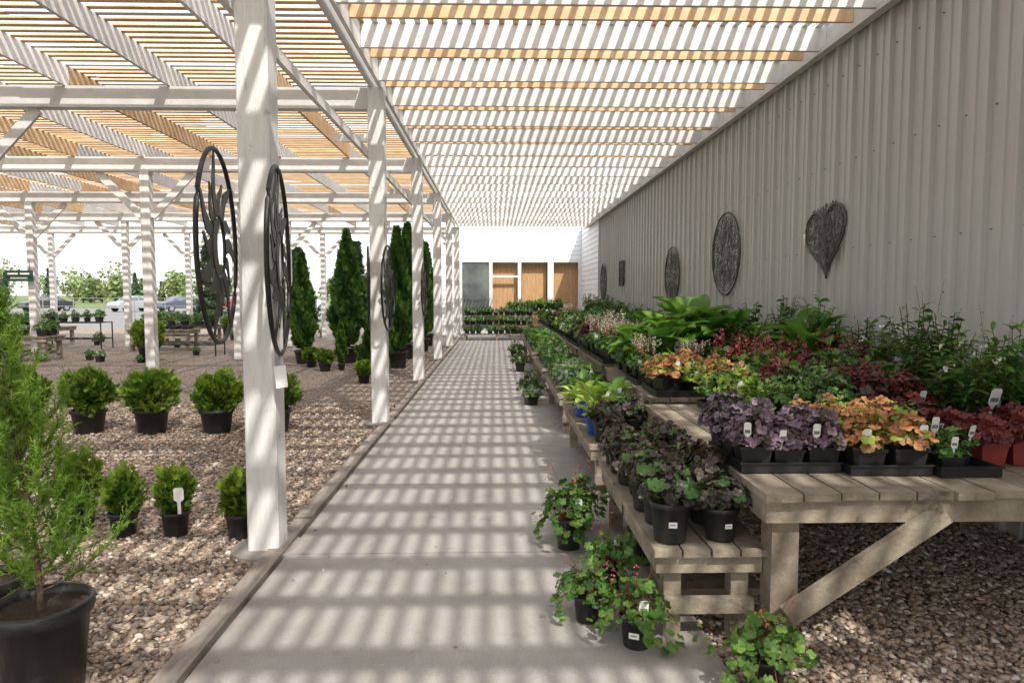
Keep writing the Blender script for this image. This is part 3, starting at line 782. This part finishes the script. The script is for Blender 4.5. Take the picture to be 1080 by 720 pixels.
for i,(a,b) in enumerate(TS[2:]):
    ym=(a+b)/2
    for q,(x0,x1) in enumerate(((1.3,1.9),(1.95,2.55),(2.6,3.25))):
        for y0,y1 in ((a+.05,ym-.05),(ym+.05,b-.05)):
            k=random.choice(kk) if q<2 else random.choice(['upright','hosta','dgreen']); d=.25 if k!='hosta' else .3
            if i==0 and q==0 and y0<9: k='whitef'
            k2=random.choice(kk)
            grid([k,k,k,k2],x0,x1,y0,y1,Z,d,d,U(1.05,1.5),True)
zb=.472
for j,yy in enumerate((3.09,3.32,3.55,3.79,4.03,4.27,4.48)):
    for xx in (.81,1.06): plant('darkp',xx+U(-.02,.02),yy+U(-.02,.02),zb,1.02,.4)
for xx,yy,k in ((.84,5.2,'darkp'),(1.08,5.22,'darkp'),(.83,5.5,'hostab'),(1.08,5.55,'dgreen'),(.86,5.95,'hostab'),(1.08,5.9,'greenp'),(.82,6.3,'hostab'),(1.07,6.25,'hosta'),(.85,6.65,'hosta'),(1.08,6.7,'silver'),(.85,6.95,'greenp')):
    plant(k,xx,yy,zb,1.,3)
for i,(a,b) in enumerate(BS[2:]):
    for y0,y1 in ((a+.05,(a+b)/2),((a+b)/2,b-.05)): grid([random.choice(['silver','hosta','greenp','dgreen','lime']),'greenp','silver'],.72,1.2,y0,y1,zb,.25,.27,1.1)
for x,y,s_,r in ((.45,4.15,1.15,.3),(.44,3.2,1.0,1.),(.63,2.96,1.0,-.1),(1.08,2.62,1.05,2.),(.6,3.52,.9,2.2),(.86,3.9,.9,3),(.56,4.5,.9,1.)):
    plant('sprawl',x,y,.031 if x<.95 else .012,s_,rz=r)
for x,y,k in ((.5,9.7,'silver'),(.52,10.1,'dgreen'),(.5,14,'greenp'),(.55,17,'greenp'),(.5,17.4,'dgreen')): plant(k,x,y,.031,1.3)

mb=MB()
for i in range(3):
    mb.box(-1.15,1.35,23.6+i*.5,24.05+i*.5,.25+i*.3-.04,.25+i*.3,'bench')
    for x in (-1.1,0,1.25): mb.box(x,x+.07,23.62+i*.5,23.7+i*.5,0.031,.25+i*.3-.042,'bench')
obj('tiered_plant_stand',mb)
for i in range(3): grid(['greenp','dgreen','silver','greenp'],-1.12,1.32,23.6+i*.5,24.05+i*.5,.25+i*.3,.21,.22,1.05)
bench('plant_table',.4,2.6,25.6,26.6,.95,7,.1,.1)
grid(['greenp','hosta','dgreen'],.45,2.55,25.65,26.55,.952,.3,.3,1.3)

# ---------------------------------------------------------------- left yard
for k,(x,y,s_) in enumerate(((-4.72,7.95,.95),(-4.0,7.95,.97),(-3.25,7.95,.95),(-2.58,7.95,.93),(-5.5,8.0,.97),(-6.3,7.7,.95))):
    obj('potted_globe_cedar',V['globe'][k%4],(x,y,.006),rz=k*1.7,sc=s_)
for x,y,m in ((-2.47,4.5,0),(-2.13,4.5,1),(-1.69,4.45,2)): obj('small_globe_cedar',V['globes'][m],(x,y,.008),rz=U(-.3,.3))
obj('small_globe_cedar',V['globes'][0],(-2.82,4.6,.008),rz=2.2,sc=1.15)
sp=sapling('potted_conifer_sapling',1.2)
obj('conifer_sapling',sp,(-1.81,2.68,.008),rz=.3)
obj('conifer_sapling',sp,(-2.3,3.05,.008),rz=2.6,sc=.85)
for x,y,s_ in ((-4.5,16,1.08),(-3.5,16.2,1.12),(-2.15,15,1.03),(-2.9,16.6,1.),(-2.2,17.2,1.15),(-3.1,18,1.15),(-4.1,18.3,1.1),(-2.1,19.3,1.15),(-2.9,20,1.1),(-2.2,21.5,1.2),(-3.3,22.3,1.2),(-2.3,13.9,.5),(-2.7,14.4,.45),(-3.3,14.6,.4)):
    plant('column',x,y,.005,s_,3)
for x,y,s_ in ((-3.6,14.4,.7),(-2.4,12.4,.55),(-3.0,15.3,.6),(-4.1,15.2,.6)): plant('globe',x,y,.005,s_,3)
for (x0,x1,y0,y1) in ((-12.6,-10.8,16.6,17.4),(-10.6,-8.8,19.8,20.6),(-15.8,-13.6,21.5,22.5),(-11.4,-9.4,22.8,23.8),(-19,-16.5,25,26),(-8.2,-6.6,23.5,24.5),(-14,-12,27,28)):
    bench('display_table',x0,x1,y0,y1,.6,6,.09,.09)
    grid(['greenp','dgreen','silver','dgreen','dgreen','greenp','silver'],x0+.05,x1-.05,y0+.05,y1-.05,.602,.34,.34,1.15)
def rack(x,y,rz):
    mb=MB()
    for dx in (-.9,.9):
        for dy in (-.3,.3): mb.tube([(dx,dy,0),(dx,dy,.8)],.018,'iron',6)
    for z in (.3,.78):
        for dy in (-.3,.3): mb.tube([(-.9,dy,z),(.9,dy,z)],.015,'iron',5)
        for dx in (-.9,-.6,-.3,0,.3,.6,.9): mb.tube([(dx,-.3,z),(dx,.3,z)],.01,'iron',4)
    obj('metal_display_rack',mb,(x,y,.004),rz)
    for k in range(5): plant(random.choice(['dgreen','greenp']),x-.7+k*.35,y,.80,1.1,3)
rack(-8.2,18.2,.0);rack(-12.5,20.6,0)
for i in range(34):
    x=U(-14,-5);y=U(16,28); plant(random.choice(['globe','dgreen','dgreen','silver','greenp','dgreen']),x,y,.005,U(.7,1.1)*(1.3 if i%2 else 1.),3)

mb=MB(); mb.box(-.32,.32,-.015,.015,-.13,.13,'darkgreen')
for a,b,z in ((-.26,-.02,.03),(.03,.25,.03),(-.2,.2,-.07)): mb.box(a,b,-.019,-.0155,z,z+.04,'tag')
mb.tube([(-.25,0,.13),(-.25,0,.4)],.006,'iron');mb.tube([(.25,0,.13),(.25,0,.4)],.006,'iron')
obj('hanging_sign',mb,(-11.35,16.6,2.05))
def car(name,loc,rz,colr):
    key='paint'+name+str(loc[0]); M[key]=surf(key,colr,tuple(c*1.15 for c in colr),3,.25,0)
    mb=MB()
    prof=[(-2.2,.35),(-2.25,.6),(-2.15,.88),(-1.6,.95),(-1.25,1.0),(-.75,1.42),(-.1,1.5),(.7,1.48),(1.35,1.12),(1.55,1.02),(2.1,.95),(2.25,.7),(2.2,.35)]
    n=len(prof); f=[]; v=[]
    for yy in (-1,-.93,.93,1):
        for x,z in prof:
            w=.88 if z<1.05 else .66
            e=abs(yy)==1
            v.append((x*(.97 if e else 1),math.copysign(w if e else w-.08,yy),z*(1. if not e else .97)+ (0 if not e else .01)))
    for r in range(3):
        for i in range(n): f.append((r*n+i,r*n+(i+1)%n,(r+1)*n+(i+1)%n,(r+1)*n+i))
    f.append(tuple(range(n-1,-1,-1))); f.append(tuple(range(3*n,4*n)))
    mb.add(v,f,key,smooth=False)
    for s_ in (-1,1):
        for a in ([(-1.1,1.06),(-.72,1.36),(-.15,1.42),(-.15,1.06)],[(-.08,1.06),(-.08,1.42),(.65,1.40),(1.15,1.1)]):
            q=[(x,s_*(.89-(z-1.02)*.56),z) for x,z in a]; mb.add(q,[(0,1,2,3)],'glass')
        for wx in (-1.4,1.4):
            v=[];
            for dy in (-.1,.1):
                for k in range(18): v.append((wx+.33*math.cos(k*.349),s_*.82+dy,.33+.33*math.sin(k*.349)))
            mb.add(v,[(k,(k+1)%18,18+(k+1)%18,18+k) for k in range(18)]+[tuple(range(18)),tuple(range(35,17,-1))],'black')
            v=[(wx+.2*math.cos(k*.524),s_*.925,.33+.2*math.sin(k*.524)) for k in range(12)]; mb.add(v,[tuple(range(12))],'galv')
    mb.add([(-1.22,-.6,1.04),(-1.22,.6,1.04),(-.8,.56,1.38),(-.8,-.56,1.38)],[(0,1,2,3)],'glass')
    mb.add([(1.5,-.6,1.07),(1.5,.6,1.07),(.8,.56,1.45),(.8,-.56,1.45)],[(0,1,2,3)],'glass')
    obj(name,mb,loc,rz)
for x,y,r,c in ((-30,66,.9,(.06,.07,.1)),(-35,67,1.1,(.3,.3,.32)),(-25,67,.8,(.3,.03,.03)),(-44,68,1.,(.03,.03,.035)),(-19,68,.9,(.5,.5,.5)),(-14,68,1.,(.1,.1,.11))): car('parked_car',(x,y,0),r,c)
mb=MB()
for i in range(40):
    x=-70+i*2; mb.tube([(x,46,0),(x,46,1.4)],.03,'galv')
for z in (.3,.85,1.38): mb.tube([(-70,46,z),(10,46,z)],.02,'galv')
obj('yard_fence',mb)
mb=MB()
for i in range(130):
    x=U(-190,10);y=U(130,190);h=U(4,8)*(1.6 if x<-100 else 1); sp_=U(0,1)<.4
    mb.tube([(x,y,0),(x,y,h*.6)],.2,'bark',5)
    for k in range(240):
        d=rng.normal(0,1,3);d/=np.linalg.norm(d)
        if sp_:
            t=U(0,1); rr=h*.22*(1-t)*U(.5,1); p=(x+rr*d[0],y+rr*d[1],h*(.08+.92*t))
        else:
            rr=U(.3,1); p=(x+h*.45*d[0]*rr,y+h*.4*d[1]*rr,h*.5+h*.45*d[2]*rr)
        put(mb,LL,p,rv(1),rv(1),U(.2,.5),'spruce' if sp_ else 'spring',U(0,1))
obj('distant_tree_line',mb)
for i in range(4):
    x=(-12.5,-17,-8.,-9.5)[i];y=(38,41,39.5,33)[i];h=(5.,5,4.6,3.8)[i]
    mb=MB(); mb.tube([(0,0,0),(0,0,h)],.12,'bark',6,r1=.02)
    for k in range(2600):
        t=U(0,1); a=U(0,6.28); lay=.75+.25*math.sin(t*40); rr=h*.24*(1-t)*U(.3,1)*lay
        d=np.array([math.cos(a),math.sin(a),-.1]); put(mb,SP,d*rr+np.array([0,0,.3+t*(h-.3)]),np.array([0,0,1])+rv(.4),d,U(.25,.4),'spruce',U(0,1))
    obj('spruce_tree',mb,(x,y,0))

# ---------------------------------------------------------------- light, camera
ts=Vector((.42,-.91,0)).normalized(); E=math.radians(50)
ts=Vector((ts.x*math.cos(E),ts.y*math.cos(E),math.sin(E)))
ld=bpy.data.lights.new('sun','SUN'); ld.energy=4.9; ld.angle=math.radians(.85); ld.color=(1,.955,.885)
lo=bpy.data.objects.new('sun',ld); lo.rotation_euler=ts.to_track_quat('Z','Y').to_euler(); lo.location=(5,-10,20); scene.collection.objects.link(lo)
w=bpy.data.worlds.new('World'); scene.world=w; w.use_nodes=True; nt=w.node_tree; nt.nodes.clear()
sky=nt.nodes.new('ShaderNodeTexSky'); sky.sky_type='NISHITA'; sky.sun_disc=False; sky.sun_elevation=E; sky.sun_rotation=math.atan2(ts.x,ts.y)
sky.dust_density=4; sky.air_density=1.
b1=nt.nodes.new('ShaderNodeBackground'); b1.inputs['Strength'].default_value=.15; nt.links.new(sky.outputs[0],b1.inputs[0])
b2=nt.nodes.new('ShaderNodeBackground'); b2.inputs['Color'].default_value=(1,.985,.965,1); b2.inputs['Strength'].default_value=1.25
ad=nt.nodes.new('ShaderNodeAddShader'); nt.links.new(b1.outputs[0],ad.inputs[0]); nt.links.new(b2.outputs[0],ad.inputs[1])
wo=nt.nodes.new('ShaderNodeOutputWorld'); nt.links.new(ad.outputs[0],wo.inputs[0])
cd=bpy.data.cameras.new('camera'); cd.sensor_width=36; cd.lens=24; cd.clip_end=3000; cd.clip_start=.05
co=bpy.data.objects.new('camera',cd); co.location=(0,0,1.6); co.rotation_euler=(math.radians(90-3.9),0,math.radians(-1.35)); scene.collection.objects.link(co)
scene.camera=co
scene.view_settings.view_transform='Standard'; scene.view_settings.look='None'; scene.view_settings.exposure=0
print('objects',len(bpy.data.objects))
